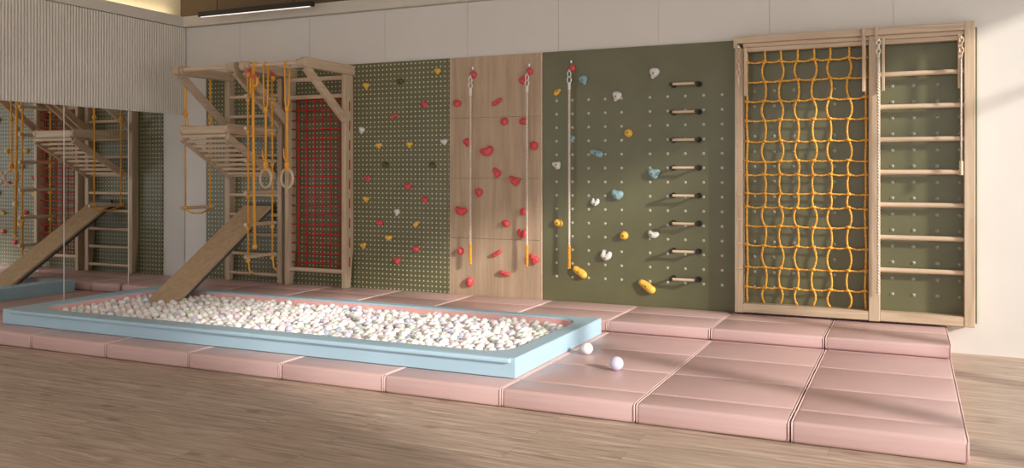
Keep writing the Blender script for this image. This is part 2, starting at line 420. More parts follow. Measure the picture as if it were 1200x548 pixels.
G1 = 'small holds on the pegboard'; G2 = 'red holds on the oak board'; G3 = 'holds on the plain green board'
P_ = [(428, 100.6, 'jug', 'yellow', 'yellow jug hold at the top left of the pegboard, nearest the wooden post'),
 (512, 83.7, 'jug', 'yellow', 'highest yellow jug hold on the pegboard, near its top right corner'),
 (468, 95, 'oval', 'olive', 'dark olive hold near the pegboard top, barely visible between two yellow holds'),
 (496.3, 122.2, 'tri', 'red', 'highest red hold on the pegboard, at the right'),
 (461, 136, 'bar', 'red', 'small flat red hold, second highest red one on the pegboard'),
 (422.7, 152.8, 'shield', 'white', 'white hold at the left edge of the pegboard beside the post'),
 (519.8, 166.5, 'jug', 'white', 'white hold at the right edge of the pegboard beside the oak board'),
 (442.7, 171, 'jug', 'yellow', 'yellow jug hold at mid height, left of its level twin on the pegboard'),
 (478.9, 170, 'jug', 'yellow', 'yellow jug hold at mid height, right of its level twin on the pegboard'),
 (450.8, 193.2, 'oval', 'olive', 'dark olive hold at mid pegboard, below the left of two level yellow jugs'),
 (505.4, 193.2, 'oval', 'olive', 'dark olive hold at mid pegboard, below the white hold at the right edge'),
 (429.5, 209.2, 'tri', 'red', 'jagged red hold at mid height, leftmost red one on the pegboard'),
 (476.9, 218.9, 'heart', 'red', 'red hold at the middle of the pegboard, up right of the lowest white hold'),
 (428, 233.9, 'jug', 'yellow', 'yellow hold just below the jagged leftmost red hold on the pegboard'),
 (496.7, 233.9, 'tri', 'red', 'small red hold in the right half of the pegboard, at mid height'),
 (464.2, 248.8, 'shield', 'white', 'lowest white hold on the pegboard, near the middle'),
 (443.7, 260.7, 'oval', 'red', 'small red hold low on the pegboard, down left of its lowest white hold'),
 (486.3, 262.7, 'drop', 'yellow', 'yellow hold in the lower right of the pegboard, right of the lowest white hold'),
 (454.2, 278.6, 'bean', 'yellow', 'yellow bean shaped hold low at the middle of the pegboard'),
 (425, 288.2, 'jug', 'yellow', 'lowest yellow hold on the pegboard, beside the foot of the post'),
 (485.9, 291.6, 'oval', 'red', 'red hold low on the right of the pegboard casting a long shadow'),
 (464.2, 306.3, 'heart', 'red', 'lowest red hold on the pegboard, heart shaped')]
for px, py, k, mt, lb in P_: hold(px, py, k, mt, .088, lb, G1, random.uniform(-.2, .2), 1.0, bolt=False)
R_ = [(534.5, 120.8, 'oval', .10, 0, 'oval red hold at the upper left edge of the oak board'),
 (581.7, 119.2, 'bar', .11, .1, 'long tilted red hold near the top middle of the oak board'),
 (612.4, 93.1, 'oval', .11, .5, 'topmost red hold on the oak board, left of the right rope carabiner'),
 (590.1, 141.9, 'round', .105, 0, 'large round red hold just right of the upper middle of the oak board'),
 (612.4, 141.9, 'oval', .10, .3, 'oval red hold touching the right rope on the upper oak board'),
 (546, 167, 'shield', .10, .3, 'red hold immediately left of the left rope on the upper oak board'),
 (569.6, 177.7, 'bean', .135, .25, 'large red bean shaped hold between the ropes in the upper half of the oak board'),
 (624.9, 170.5, 'round', .12, -.3, 'large red hold right of the right rope at the oak board edge'),
 (581, 202.6, 'tri', .115, -.3, 'angular red hold at the centre of the oak board, above the middle joint'),
 (602.2, 211.8, 'tri', .13, .1, 'wide three-cornered red hold at the middle joint of the oak board'),
 (560.2, 225.9, 'shield', .10, .3, 'red hold just right of the left rope below the middle joint'),
 (539, 247.4, 'bean', .13, -.2, 'red kidney shaped hold left of the left rope at the oak board edge'),
 (612.4, 248, 'round', .10, 0, 'round red hold left of the right rope, with a long shadow'),
 (591.7, 261.7, 'oval', .095, 0, 'small oval red hold between the ropes just above the lowest joint'),
 (611.8, 273.1, 'moon', .125, .2, 'notched red hold touching the right rope at the lowest joint'),
 (538.7, 294.4, 'round', .105, .2, 'round red hold at the lower left edge of the oak board'),
 (581.7, 296.8, 'bar', .11, .1, 'long tilted red hold low in the middle of the oak board'),
 (624.9, 303.7, 'tri', .125, -.2, 'three-pointed red hold beside the orange end of the right rope'),
 (590.7, 320.7, 'bar', .115, -.6, 'red hold tilted down to the right near the foot of the oak board'),
 (549.2, 330.4, 'oval', .11, 1.4, 'upright oval red hold, lowest on the oak board at the left')]
for px, py, k, s, r, lb in R_: hold(px, py, k, 'red', s, lb, G2, r, 1.05)
Q_ = [(652, 107.6, 'drop', 'yellow', .10, -.2, 'yellow drop shaped hold at the upper left of the plain green board'),
 (683.2, 93.7, 'shield', 'bluehold', .11, .6, 'blue hold right of the rope carabiner at the top of the green board'),
 (766, 85.7, 'shield', 'white', .115, -.1, 'topmost white hold on the green board'),
 (722.3, 112.6, 'shield', 'white', .11, -.1, 'white pointed hold, second highest white one on the green board'),
 (735.8, 155.7, 'round', 'yellow', .11, .3, 'yellow round hold in the upper middle of the green board'),
 (668.7, 162, 'oval', 'bluehold', .08, .5, 'small blue hold touching the beige rope on the green board'),
 (698.8, 179.4, 'foot', 'bluehold', .125, .2, 'blue elongated hold at mid height right of the beige rope'),
 (651.7, 193.5, 'tri', 'white', .105, .4, 'white star-like hold at the left edge of the green board'),
 (766, 204.1, 'heart', 'bluehold', .125, 0, 'blue two-lobed hold left of the grip bars'),
 (722.7, 228.8, 'heart', 'bluehold', .125, 0, 'blue two-lobed hold at the centre of the green board'),
 (696.8, 236.2, 'moon', 'white', .095, .1, 'small white curled hold just left of the central blue hold'),
 (653.5, 260.9, 'oval', 'yellow', .105, -.3, 'yellow oval hold at the lower left edge of the green board'),
 (730.9, 275.7, 'round', 'yellow', .11, -.2, 'yellow round hold in the lower middle of the green board'),
 (764.5, 274.7, 'bean', 'white', .10, -.3, 'white curled hold left of the lower grip bars'),
 (709.7, 299.1, 'moon', 'white', .125, 0, 'lowest white hold on the green board, crescent shaped'),
 (679.2, 318.6, 'foot', 'yellow', .145, 0, 'yellow foot shaped hold right of the orange rope end'),
 (758.4, 335.7, 'foot', 'yellow', .155, 0, 'lowest yellow hold on the green board, foot shaped')]
for px, py, k, mt, s, r, lb in Q_: hold(px, py, k, mt, s, lb, G3, r, .95)

# ------------------------------------------------------------------ three climbing ropes on the boards
def twisted(bm, x, y, z0, z1, R=.0055, r=.0068, pitch=.05, strands=2):
    n = int(abs(z1 - z0) / pitch * 8)
    for s in range(strands):
        pts = []
        for i in range(n + 1):
            a = 2 * PI * (i / 8) + 2 * PI * s / strands
            pts.append((x + R * math.cos(a), y + R * math.sin(a), z0 + (z1 - z0) * i / n))
        tube(bm, pts, r, 5)
def link(bm, x, y, z, h, w_, r, turn):
    pts = []
    for k in range(14):
        a = 2 * PI * k / 14; u = w_ * math.cos(a); v = h * math.sin(a)
        pts.append((x + u * math.cos(turn), y + u * math.sin(turn), z + v))
    tube(bm, pts, r, 5, closed=True)
def wall_rope(pa, pend, zfer, zor, zend, lab):
    x, z = W(pa[0], pa[1], -.06); y = -.075
    t = thing('climbing_rope', lab, 'rope', (x, 0, zend), 'beaded climbing ropes on the boards')
    bm, top = hold_bm('round', x, z, .10, 0, .9); obj('anchor', bm, M['red'], t, 'all')
    bm = bmesh.new(); tube(bm, [(x, -.02, z + .05), (x, -.02, z + .075)], .012, 8); tube(bm, [(x, -.05, z - .0), (x, y - .01, z - .02), (x, y, z - .04)], .006, 6); obj('hook', bm, M['steel'], t, True)
    zl = z - .055
    bm = bmesh.new(); link(bm, x, y, zl - .005, .034, .015, .005, .3); l = obj('shackle', bm, M['steel'], t, 'all')
    bm = bmesh.new(); link(bm, x, y, zl - .06, .034, .02, .006, 0); obj('carabiner', bm, M['steel'], t, 'all')
    bm = bmesh.new(); tube(bm, [(x, y, zl - .085), (x, y, zfer)], .014, 10); obj('ferrule', bm, M['white_end'], t, True)
    bm = bmesh.new(); twisted(bm, x, y, zfer, zor); obj('rope', bm, M['beige_rope'], t, 'all')
    bm = bmesh.new(); twisted(bm, x, y, zor, zend, .0075, .009); obj('rope_end', bm, M['orope'], t, 'all')['label'] = 'orange wrapped rope end'
def zw(px, py): return W(px, py, -.075)[1]
wall_rope((552, 86.7), 0, zw(552, 112), zw(552, 285), zw(552, 309), 'beaded rope with orange end hanging on the left side of the oak board')
wall_rope((618.3, 83.5), 0, zw(618, 108), zw(618, 287), zw(618, 312), 'beaded rope with orange end hanging on the right side of the oak board')
wall_rope((667.7, 79.5), 0, zw(668, 105), zw(668, 288), zw(668, 314.5), 'beaded rope with orange end hanging on the plain green board')

# ------------------------------------------------------------------ grip bars
ORD = ['topmost', 'second from the top', 'third from the top', 'fourth from the top', 'fifth from the top', 'third from the bottom', 'second from the bottom', 'lowest']
X0, X1 = -1.949, -1.718
first = None
for i in range(8):
    z = 2.234 - .2496 * i
    lab = 'short wooden grip bar with black ends on the green board, ' + ORD[i]
    if first is None:
        t = thing('grip_bar', lab, 'grip bar', ((X0 + X1) / 2, 0, z), 'grip bars on the green board'); first = t
        bm = bmesh.new(); tube(bm, [(X0 - .005, -.095, z), (X1 + .005, -.095, z)], .0125, 10); obj('bar', bm, M['rung'], t, True)
        for x in (X0, X1):
            bm = bmesh.new(); tube(bm, [(x, .0006, z), (x, -.012, z)], .026, 16); tube(bm, [(x, -.012, z), (x, -.1, z)], .011, 10); tube(bm, [(x, -.078, z), (x, -.112, z)], .0165, 10)
            obj('bracket', bm, M['black'], t, True)
    else:
        t = first.copy(); C.objects.link(t); t.location.z = z; t['label'] = lab
        for ch in first.children:
            c = ch.copy(); C.objects.link(c); c.parent = t

# ------------------------------------------------------------------ floor mats
X0M = -6.53; WM = .85
colx = [XL + .005] + [X0M + WM * k for k in range(-1, 9)]
FOLD = [-2.961, -2.693, -2.132, -1.517, -.903, .0]
def soft_panel(x0, x1, y0, y1, z0, z1, r=.016):
    bm = rbox(x0, x1, y0, y1, z0, z1, r, 3)
    return bm
def piping_bm(x, ys, z0, z1, r=.0036):
    bm = bmesh.new()
    tube(bm, [(x, ys[0] - .0, z0 + .012), (x, ys[0] - .0, z1 - .018), (x, ys[0] + .006, z1 - .008), (x, ys[0] + .02, z1 - .0035)], r, 6)
    z1 -= .0045; pts = [(x, ys[0] + .02, z1 + .001)]
    for a, c in zip(ys, ys[1:]):
        pts += [(x, a + .03, z1 + .001), (x, (a + c) / 2, z1 + .002), (x, c - .012, z1 + .001), (x, c, z1 - .006), (x, c + .012, z1 + .001)] if c < -.02 else [(x, c - .02, z1 + .001)]
    tube(bm, pts, r, 6)
    return bm
names = ['cut off by the mirrored wall', 'at the left edge of the photo', 'second along the front from the left edge', 'third along the front from the left edge', 'fourth along the front from the left edge', 'fifth along the front from the left edge', "under the ball pit's front right corner", 'just right of the ball pit with two loose balls', 'second from the right end of the front row', 'at the right end of the front row']
nl = ['partial lower pink foam mat in the corner against the mirrors',
 'lower pink foam mat at the left front, whose front end meets the photo edge',
 'lower pink foam mat, second whole one from the left along the pit front',
 'lower pink foam mat, third whole one from the left along the pit front',
 'lower pink foam mat, fourth whole one from the left along the pit front',
 'lower pink foam mat, fifth whole one from the left along the pit front',
 "lower pink foam mat under the ball pit's front right corner",
 'lower pink foam mat right of the ball pit carrying two loose balls',
 'lower pink foam mat, second from the right end, beside the two-ball mat',
 'lower pink foam mat at the far right end of the platform']
nu = ['partial upper pink foam mat in the corner under the mirrors',
 'upper pink foam mat behind the plank, in front of the bare pegboard corner',
 'upper pink foam mat under the left wall bars',
 'upper pink foam mat under the red net bars',
 'upper pink foam mat in front of the pegboard with small holds',
 'upper pink foam mat in front of the oak climbing board',
 'upper pink foam mat by the ball pit corner, under the green board rope',
 'upper pink foam mat in front of the grip bars',
 'upper pink foam mat in front of the orange net',
 'upper pink foam mat in front of the wooden ladder, at the right end']
g = .004
for i in range(10):
    a, c = colx[i] + g, colx[i + 1] - g
    t = thing('foam_mat', nl[i], 'mat', ((a + c) / 2, (FOLD[0] + FOLD[-1]) / 2, 0), 'lower pink foam mats')
    for y0, y1 in zip(FOLD, FOLD[1:]): obj('mat_panel', soft_panel(a, c, y0 + .001, y1 - .001, .001, T1, .021), M['pink'], t, True)
    for x in (a + .004, c - .004): obj('piping', piping_bm(x, FOLD, 0, T1), M['piping'], t, 'all')
    FU = [-.903, -.40, -.002]
    t = thing('foam_mat', nu[i], 'mat', ((a + c) / 2, -.45, T1), 'upper pink foam mats along the wall')
    for y0, y1 in zip(FU, FU[1:]): obj('mat_panel', soft_panel(a, c, y0 + .001, y1 - .001, T1 + .002, T2, .02), M['pink'], t, True)
    for x in (a + .004, c - .004): obj('piping', piping_bm(x, FU, T1, T2), M['piping'], t, 'all')

# ------------------------------------------------------------------ ball pit
PX0, PX1, PY0, PY1, PZ0, PZ1 = -7.24, -2.305, -2.70, -.985, T1 + .002, .248
IX0, IX1, IY0, IY1, IR = -7.02, -2.44, -2.55, -1.10, .22
pit = thing('ball_pit', 'pale blue rectangular ball pit with pink lining on the pink mats', 'ball pit', ((PX0 + PX1) / 2, (PY0 + PY1) / 2, PZ0))
def rrect(x0, x1, y0, y1, r, n=8):
    out = []
    for cx, cy, a0 in ((x1 - r, y1 - r, 0), (x0 + r, y1 - r, PI / 2), (x0 + r, y0 + r, PI), (x1 - r, y0 + r, 1.5 * PI)):
        for k in range(n + 1):
            a = a0 + PI / 2 * k / n; out.append((cx + r * math.cos(a), cy + r * math.sin(a)))
    return out
bm = bmesh.new()
levels_in = [(PZ0, 0), (PZ1 - .008, 0), (PZ1, .008)]
rr = rrect(IX0, IX1, IY0, IY1, IR)
cxm, cym = (IX0 + IX1) / 2, (IY0 + IY1) / 2
n = len(rr)
def offs(d): return rrect(IX0 - d, IX1 + d, IY0 - d, IY1 + d, IR + d)
inn = [[bm.verts.new((q[0], q[1], z)) for q in offs(d)] for z, d in levels_in]
def outer(ins, z): return [bm.verts.new((x, y, z)) for x, y in ((PX1 - ins, PY1 - ins), (PX0 + ins, PY1 - ins), (PX0 + ins, PY0 + ins), (PX1 - ins, PY0 + ins))]
ot = outer(.006, PZ1); os_ = outer(0, PZ1 - .006); ob = outer(0, PZ0)
def sides(A, B):
    m_ = len(A)
    for k in range(m_): bm.faces.new((A[k], A[(k + 1) % m_], B[(k + 1) % m_], B[k]))
sides(inn[0], inn[1]); sides(inn[1], inn[2]); sides(ot, os_); sides(os_, ob)
def cap(inner, outr):
    q = len(inner) // 4
    for c_ in range(4):
        seg = inner[c_ * q:(c_ + 1) * q]
        for k in range(q - 1): bm.faces.new((outr[c_], seg[k], seg[k + 1]))
        nx = inner[((c_ + 1) * q) % len(inner)]
        bm.faces.new((outr[c_], seg[-1], nx, outr[(c_ + 1) % 4]))
cap(inn[2], ot); cap(inn[0], ob)
obj('rim', bm, M['blue'], pit)
# lining: pink skin just inside the rim + floor
bm = bmesh.new()
A = [bm.verts.new((q[0], q[1], PZ1 - .012)) for q in offs(-.001)]; B = [bm.verts.new((q[0], q[1], PZ0 + .012)) for q in offs(-.006)]
A2 = [bm.verts.new((q[0], q[1], PZ1 - .012)) for q in offs(-.012)]; B2 = [bm.verts.new((q[0], q[1], PZ0 + .012)) for q in offs(-.016)]
for k in range(n):
    bm.faces.new((A2[k], A2[(k + 1) % n], B2[(k + 1) % n], B2[k])); bm.faces.new((A[k], A[(k + 1) % n], A2[(k + 1) % n], A2[k]))
bm.faces.new(B2)
obj('lining', bm, M['lining'], pit, True)
bm = rbox(PX0 + .12, PX1 - .03, PY0 - .026, PY0 + .02, PZ1 - .031, PZ1 - .0005, .009, 3)
obj('seam_flap', bm, M['blue'], pit, True)

# balls in the pit
R0 = .0315
pts = []
sx = R0 * 2 * 1.035; sy = sx * .866; ca, sa = math.cos(.37), math.sin(.37)
for r_ in range(-60, 61):
    for q_ in range(-60, 61):
        lx, ly = (q_ + .5 * (r_ % 2)) * sx, r_ * sy
        qx = (IX0 + IX1) / 2 + lx * ca - ly * sa + random.uniform(-.014, .014); qy = (IY0 + IY1) / 2 + lx * sa + ly * ca + random.uniform(-.014, .014)
        if not (IX0 + R0 + .02 < qx < IX1 - R0 - .02 and IY0 + R0 + .02 < qy < IY1 - R0 - .02): continue
        ex = max(IX0 + IR - qx, qx - (IX1 - IR), 0); ey = max(IY0 + IR - qy, qy - (IY1 - IR), 0)
        if not (ex > 0 and ey > 0 and math.hypot(ex, ey) > IR - R0 - .02):
            pts.append([qx, qy, .170 + random.uniform(-.003, .034)])
# plank line: leave room where the plank dips into the balls
PLx0, PLx1 = -6.82, -6.44
PA, PB = Vector((0, -.135, 1.075)), Vector((0, -1.515, .175))
def plank_z(y): return PA.z + (PB.z - PA.z) * (y - PA.y) / (PB.y - PA.y)
pts = [p for p in pts if not (PLx0 - R0 < p[0] < PLx1 + R0 and -1.60 - R0 * .7 < p[1] and plank_z(p[1]) - .075 < p[2] + R0)]
def relax(P, it=40):
    dm = 2 * R0 * 1.005
    for _ in range(it):
        grid = {}
        for i, p in enumerate(P): grid.setdefault((int(p[0] // dm), int(p[1] // dm)), []).append(i)
        for (gx, gy), cell in grid.items():
            for ax, ay in ((0, 0), (1, 0), (0, 1), (1, 1), (1, -1)):
                other = grid.get((gx + ax, gy + ay), ())
                for i in cell:
                    for j in other:
                        if (ax, ay) == (0, 0) and j <= i: continue
                        a, b_ = P[i], P[j]
                        dx, dy, dz = b_[0] - a[0], b_[1] - a[1], b_[2] - a[2]
                        d2 = dx * dx + dy * dy + dz * dz
                        if d2 < dm * dm and d2 > 1e-9:
                            dd = math.sqrt(d2); k = (dm - dd) / dd * .5
                            a[0] -= dx * k; a[1] -= dy * k; a[2] -= dz * k; b_[0] += dx * k; b_[1] += dy * k; b_[2] += dz * k
        for p in P:
            lo = R0 + .019
            p[0] = min(max(p[0], IX0 + lo), IX1 - lo); p[1] = min(max(p[1], IY0 + lo), IY1 - lo); p[2] = min(max(p[2], .1665), .212)
            cx_ = IX0 + IR if p[0] < IX0 + IR else IX1 - IR if p[0] > IX1 - IR else p[0]
            cy_ = IY0 + IR if p[1] < IY0 + IR else IY1 - IR if p[1] > IY1 - IR else p[1]
            ex, ey = p[0] - cx_, p[1] - cy_; h_ = math.hypot(ex, ey)
            if ex and ey and h_ > IR - lo:
                p[0] = cx_ + ex / h_ * (IR - lo); p[1] = cy_ + ey / h_ * (IR - lo)
            if PLx0 - R0 < p[0] < PLx1 + R0 and p[1] > -1.535 - R0 and plank_z(min(p[1], -.2)) - .075 < p[2] + R0: p[1] -= .006
relax(pts)
def ballmat():
    r = random.random()
    return 0 if r < .48 else 1 if r < .70 else 2 if r < .81 else 3 if r < .90 else 4 if r < .96 else 5
pts.sort(key=lambda p: math.hypot(p[0], p[1] + D))
protos = []
for k in range(6):
    b_ = bmesh.new(); sphere(b_, (0, 0, 0), R0, 14, 9)
    me = bpy.data.meshes.new('pit_ball'); b_.to_mesh(me); b_.free(); me.materials.append(BALL[k])
    for p in me.polygons: p.use_smooth = True
    protos.append(me)
CN = ['white', 'ivory white', 'pale pink', 'pale sage green', 'lilac', 'light blue']
for p in pts[:300]:
    k = ballmat()
    o = bpy.data.objects.new('pit_ball', protos[k]); C.objects.link(o); o.location = p
    tag(o, CN[k] + ' plastic ball among many in the right part of the pit', 'ball', CN[k] + ' balls in the pit')
bm = bmesh.new()
src = bmesh.new(); sphere(src, (0, 0, 0), R0, 12, 8); sv = [v.co.copy() for v in src.verts]; sf = [[v.index for v in f.verts] for f in src.faces]; src.verts.index_update(); src.free()
verts, faces, mi = [], [], []
for p in pts[300:]:
    k = ballmat(); b0 = len(verts)
    verts += [(v.x + p[0], v.y + p[1], v.z + p[2]) for v in sv]
    faces += [[b0 + q for q in f] for f in sf]; mi += [k] * len(sf)
me = bpy.data.meshes.new('pit_balls'); me.from_pydata(verts, [], faces)
for mm in BALL: me.materials.append(mm)
me.polygons.foreach_set('material_index', mi); me.polygons.foreach_set('use_smooth', [True] * len(faces))
o = bpy.data.objects.new('pit_balls', me); C.objects.link(o)
tag(o, 'mass of white and pastel plastic balls filling the rest of the pit', 'balls', kind='stuff')
bm.free()
for (x, y), mt, lab, r in (((-2.137, -1.80), BALL[0], 'loose white plastic ball on the pink mat beside the pit', .043), ((-1.785, -2.205), BALL[4], 'loose lilac plastic ball on the pink mat right of the white one', .047)):
    bm = bmesh.new(); sphere(bm, (x, y, T1 + r), r, 28, 18); o = obj('plastic_ball', bm, mt, None, 'all'); tag(o, lab, 'ball')

# ------------------------------------------------------------------ leaning plank
d = (PB - PA).normalized(); nrm = Vector((0, d.z, -d.y)).normalized()
if nrm.z < 0: nrm = -nrm
t = thing('leaning_plank', 'brown oak plank leaning from the left wall bars into the ball pit', 'plank', ((PLx0 + PLx1) / 2, PB.y, PB.z))
def slab(off0, off1, a, b_, x0, x1):
    bm = bmesh.new(); q = [a + nrm * off0, b_ + nrm * off0, b_ + nrm * off1, a + nrm * off1]
    prism(bm, [(v.y, v.z) for v in q], 0, x0, x1)
    bmesh.ops.bevel(bm, geom=bm.edges[:], offset=.003, segments=1, affect='EDGES'); return bm
obj('board', slab(-.026, 0, PA, PB, PLx0, PLx1), M['plank'], t)
obj('underside_pad', slab(-.058, -.027, PA, PB - d * .055, PLx0 + .004, PLx1 - .002), M['grey_pad'], t)
obj('hook_strip', bmw((PLx0 + .02, PLx1 - .01, PA.y + .004, PA.y + .028, PA.z - .075, PA.z + .03)), M['grey_pad'], t)

# ------------------------------------------------------------------ left wall bars (two units)
def post_bm(x0, x1, yb, yf, z0, z1, notch=True):
    """post with its rear foot cut back so that it clears the mat edge"""
    bm = bmesh.new()
    poly = [(yf, z0), (yf, z1), (yb, z1), (yb, z0 + .42), (yf + (yb - yf) * .62, z0)] if notch else [(yf, z0), (yf, z1), (yb, z1), (yb, z0)]
    prism(bm, poly, 0, x0, x1); bmesh.ops.bevel(bm, geom=bm.edges[:], offset=.004, segments=1, affect='EDGES'); return bm
def arm(x0, x1, y0, y1, z0, z1):
    bm = bmesh.new(); r = (z1 - z0) / 2; zc = (z0 + z1) / 2
    poly = [(y1, z0), (y1, z1)] + [(y0 + r - r * math.sin(a), zc + r * math.cos(a)) for a in [PI * k / 8 for k in range(9)]]
    prism(bm, poly, 0, x0, x1); bmesh.ops.bevel(bm, geom=[e for e in bm.edges if abs(e.verts[0].co.x - e.verts[1].co.x) < .001], offset=.006, segments=1, affect='EDGES'); return bm
def beam(x0, x1, a, b_, h):
    """sloping flat beam in the y-z plane from a to b"""
    a, b_ = Vector((0, *a)), Vector((0, *b_)); d_ = (b_ - a).normalized(); n_ = Vector((0, -d_.z, d_.y)) * (h / 2)
    bm = bmesh.new(); prism(bm, [((a + n_).y, (a + n_).z), ((b_ + n_).y, (b_ + n_).z), ((b_ - n_).y, (b_ - n_).z), ((a - n_).y, (a - n_).z)], 0, x0, x1)
    bmesh.ops.bevel(bm, geom=bm.edges[:], offset=.006, segments=1, affect='EDGES'); return bm
ZAT, ZAB = 2.585, 2.485
YF = -.865; YD = -.81; ZD = 2.535
def rung_bm(x0, x1, y, z, r=.019, seg=12):
    bm = bmesh.new(); tube(bm, [(x0, y, z), (x1, y, z)], r, seg); return bm
A0, A1, A2_, A3 = -7.13, -7.065, -6.375, -6.315
u1 = thing('stall_bars', 'wooden wall bars with horizontal rungs and a sloped bar bracket, left unit', 'wall bars', ((A0 + A3) / 2, -.06, T2))
obj('post', post_bm(A0, A1, -.004, -.105, T2 + .001, ZAB - .001), M['wood_z'], u1)
obj('post', post_bm(A2_, A3, -.004, -.105, T2 + .001, ZAB - .001), M['wood_z'], u1)
for k in range(10):
    obj('rung', rung_bm(A1 - .01, A2_ + .01, -.075, .305 + .2215 * k), M['rung'], u1, True)
for x0, x1 in ((A0 - .012, A0 + .06), (A3 - .066, A3 + .004)):
    obj('top_arm', arm(x0, x1, YF, -.004, ZAB, ZAT), M['wood_y'], u1, True)
    obj('brace', beam(x0 + .012, x1 - .012, (YF + .07, ZAB - .0), (-.10, 1.97), .085), M['wood_y'], u1)
o = obj('dowel', rung_bm(A0 + .06, A3 - .066, YD, ZD, .021), M['rung'], u1, True)
for x in (A0 - .035, A0 + .085, A3 - .09):
    bm = bmesh.new(); tube(bm, [(x - .018, YD, ZD), (x + .018, YD, ZD)], .044, 16); obj('collar', bm, M['wood_x'], u1, True)
# sloped bracket with rungs between its sides
zf, zr = 1.845, 1.415
BX0, BX1 = A1 + .01, A2_ - .01
for x0, x1 in ((BX0, BX0 + .04), (BX1 - .04, BX1)):
    obj('bracket_arm', arm(x0, x1, -.87, -.10, zf - .002, zf + .10), M['wood_y'], u1, True)
    obj('bracket_slope', beam(x0 + .002, x1 - .002, (-.845, zf - .03), (-.10, zr - .02), .075), M['wood_y'], u1)
obj('bracket_front_rail', wbox(BX0 + .04, BX1 - .04, -.865, -.83, zf - .0, zf + .085, .008), M['wood_x'], u1)
obj('rung', rung_bm(BX0 + .03, BX1 - .03, -.84, zf - .02, .02), M['rung'], u1, True)
for k in range(8):
    f = (k + .8) / 8.6
    obj('rung', rung_bm(BX0 + .03, BX1 - .03, -.845 + .745 * f, zf - .03 + (zr + .01 - zf) * f, .017), M['rung'], u1, True)

B0, B1, B2_, B3 = -6.24, -6.19, -5.485, -5.432
u2 = thing('stall_bars', 'wooden wall bars frame holding a red cord net, right unit', 'wall bars', ((B0 + B3) / 2, -.07, T2))
obj('post', post_bm(B0, B1, -.004, -.145, T2 + .001, ZAB - .001), M['wood_z'], u2)
obj('post', post_bm(B2_, B3, -.004, -.145, T2 + .001, ZAB - .001), M['wood_z'], u2)
for z in (2.455, 2.264, .386): obj('rung', rung_bm(B1 - .01, B2_ + .01, -.10, z, .024), M['rung'], u2, True)
for x0, x1 in ((B0 - .004, B0 + .068), (B3 - .05, B3 + .024)):
    obj('top_arm', arm(x0, x1, YF, -.004, ZAB, ZAT), M['wood_y'], u2, True)
    obj('brace', beam(x0 + .012, x1 - .012, (YF + .07, ZAB - .0), (-.14, 2.0), .085), M['wood_y'], u2)
obj('dowel', rung_bm(B0 + .068, B3 - .05, YD, ZD, .017), M['rung'], u2, True)
for x in (B0 + .092, B3 - .075):
    bm = bmesh.new(); tube(bm, [(x - .022, YD, ZD), (x + .022, YD, ZD)], .04, 16); obj('collar', bm, M['wood_x'], u2, True)
# red cord net laced through the posts
net = thing('cord_net', 'red cord climbing net laced between the posts of the right wall bars', 'net', ((B1 + B2_) / 2, -.08, .45))
for k in range(6):
    x = -6.10 + .109 * k
    bm = bmesh.new(); tube(bm, [(x, -.085, .41), (x + .002, -.083, 1.3), (x, -.085, 2.24)], .0075, 6); obj('upright_cord', bm, M['redcord'], net, 'all')
for k in range(18):
    z = 2.225 - .1035 * k
    bm = bmesh.new(); tube(bm, [(B1 - .004, -.085, z + random.uniform(-.006, .006)), (-5.9, -.087, z - .004), (-5.7, -.085, z + .003), (B2_ + .004, -.085, z)], .0075, 6)
    for j in range(6): sphere(bm, (-6.10 + .109 * j, -.085, z), .012, 8, 6)
    obj('cross_cord', bm, M['redcord'], net, 'all')
for k in range(9):
    z = 2.2 - .207 * k
    bm = bmesh.new(); tube(bm, [(B3 + .003, -.08, z - .105), (B3 + .004, -.08, z)], .007, 6); obj('lacing', bm, M['redcord'], net, 'all')

# ---- things hanging from the arms
def knot(bm, x, y, z, r): sphere(bm, (x, y, z), r, 10, 7, (1, 1, 1.25))
# trapeze on the left arm
xt = A0 - .028
t = thing('trapeze', 'wooden trapeze bar on two orange ropes under the leftmost arm', 'trapeze', (xt, -.53, 1.03))
bm = bmesh.new(); tube(bm, [(xt, -.735, 1.06), (xt, -.25, 1.06)], .019, 12); obj('bar', bm, M['wood_y'], t, True)
for y in (-.665, -.295):
    bm = bmesh.new(); tube(bm, [(xt - .006, y, 2.56), (xt - .004, y, 2.1), (xt, y, 1.08)], .0085, 7); tube(bm, [(xt + .006, y, 2.56), (xt + .006, y, 2.15), (xt, y + .01, 2.06)], .0085, 7)
    knot(bm, xt, y, 2.08, .025)
    tube(bm, [(xt, y, 2.08), (xt + .02, y + .015, 2.0), (xt + .012, y + .02, 1.9)], .007, 6); sphere(bm, (xt, y, 1.06), .027, 10, 8)
    obj('rope', bm, M['orope'], t, 'all')
bm = bmesh.new(); tube(bm, [(xt, -.665, 1.045), (xt + .02, -.6, 1.0), (xt + .02, -.45, .995), (xt, -.295, 1.045)], .009, 7); obj('safety_cord', bm, M['orope'], t, 'all')
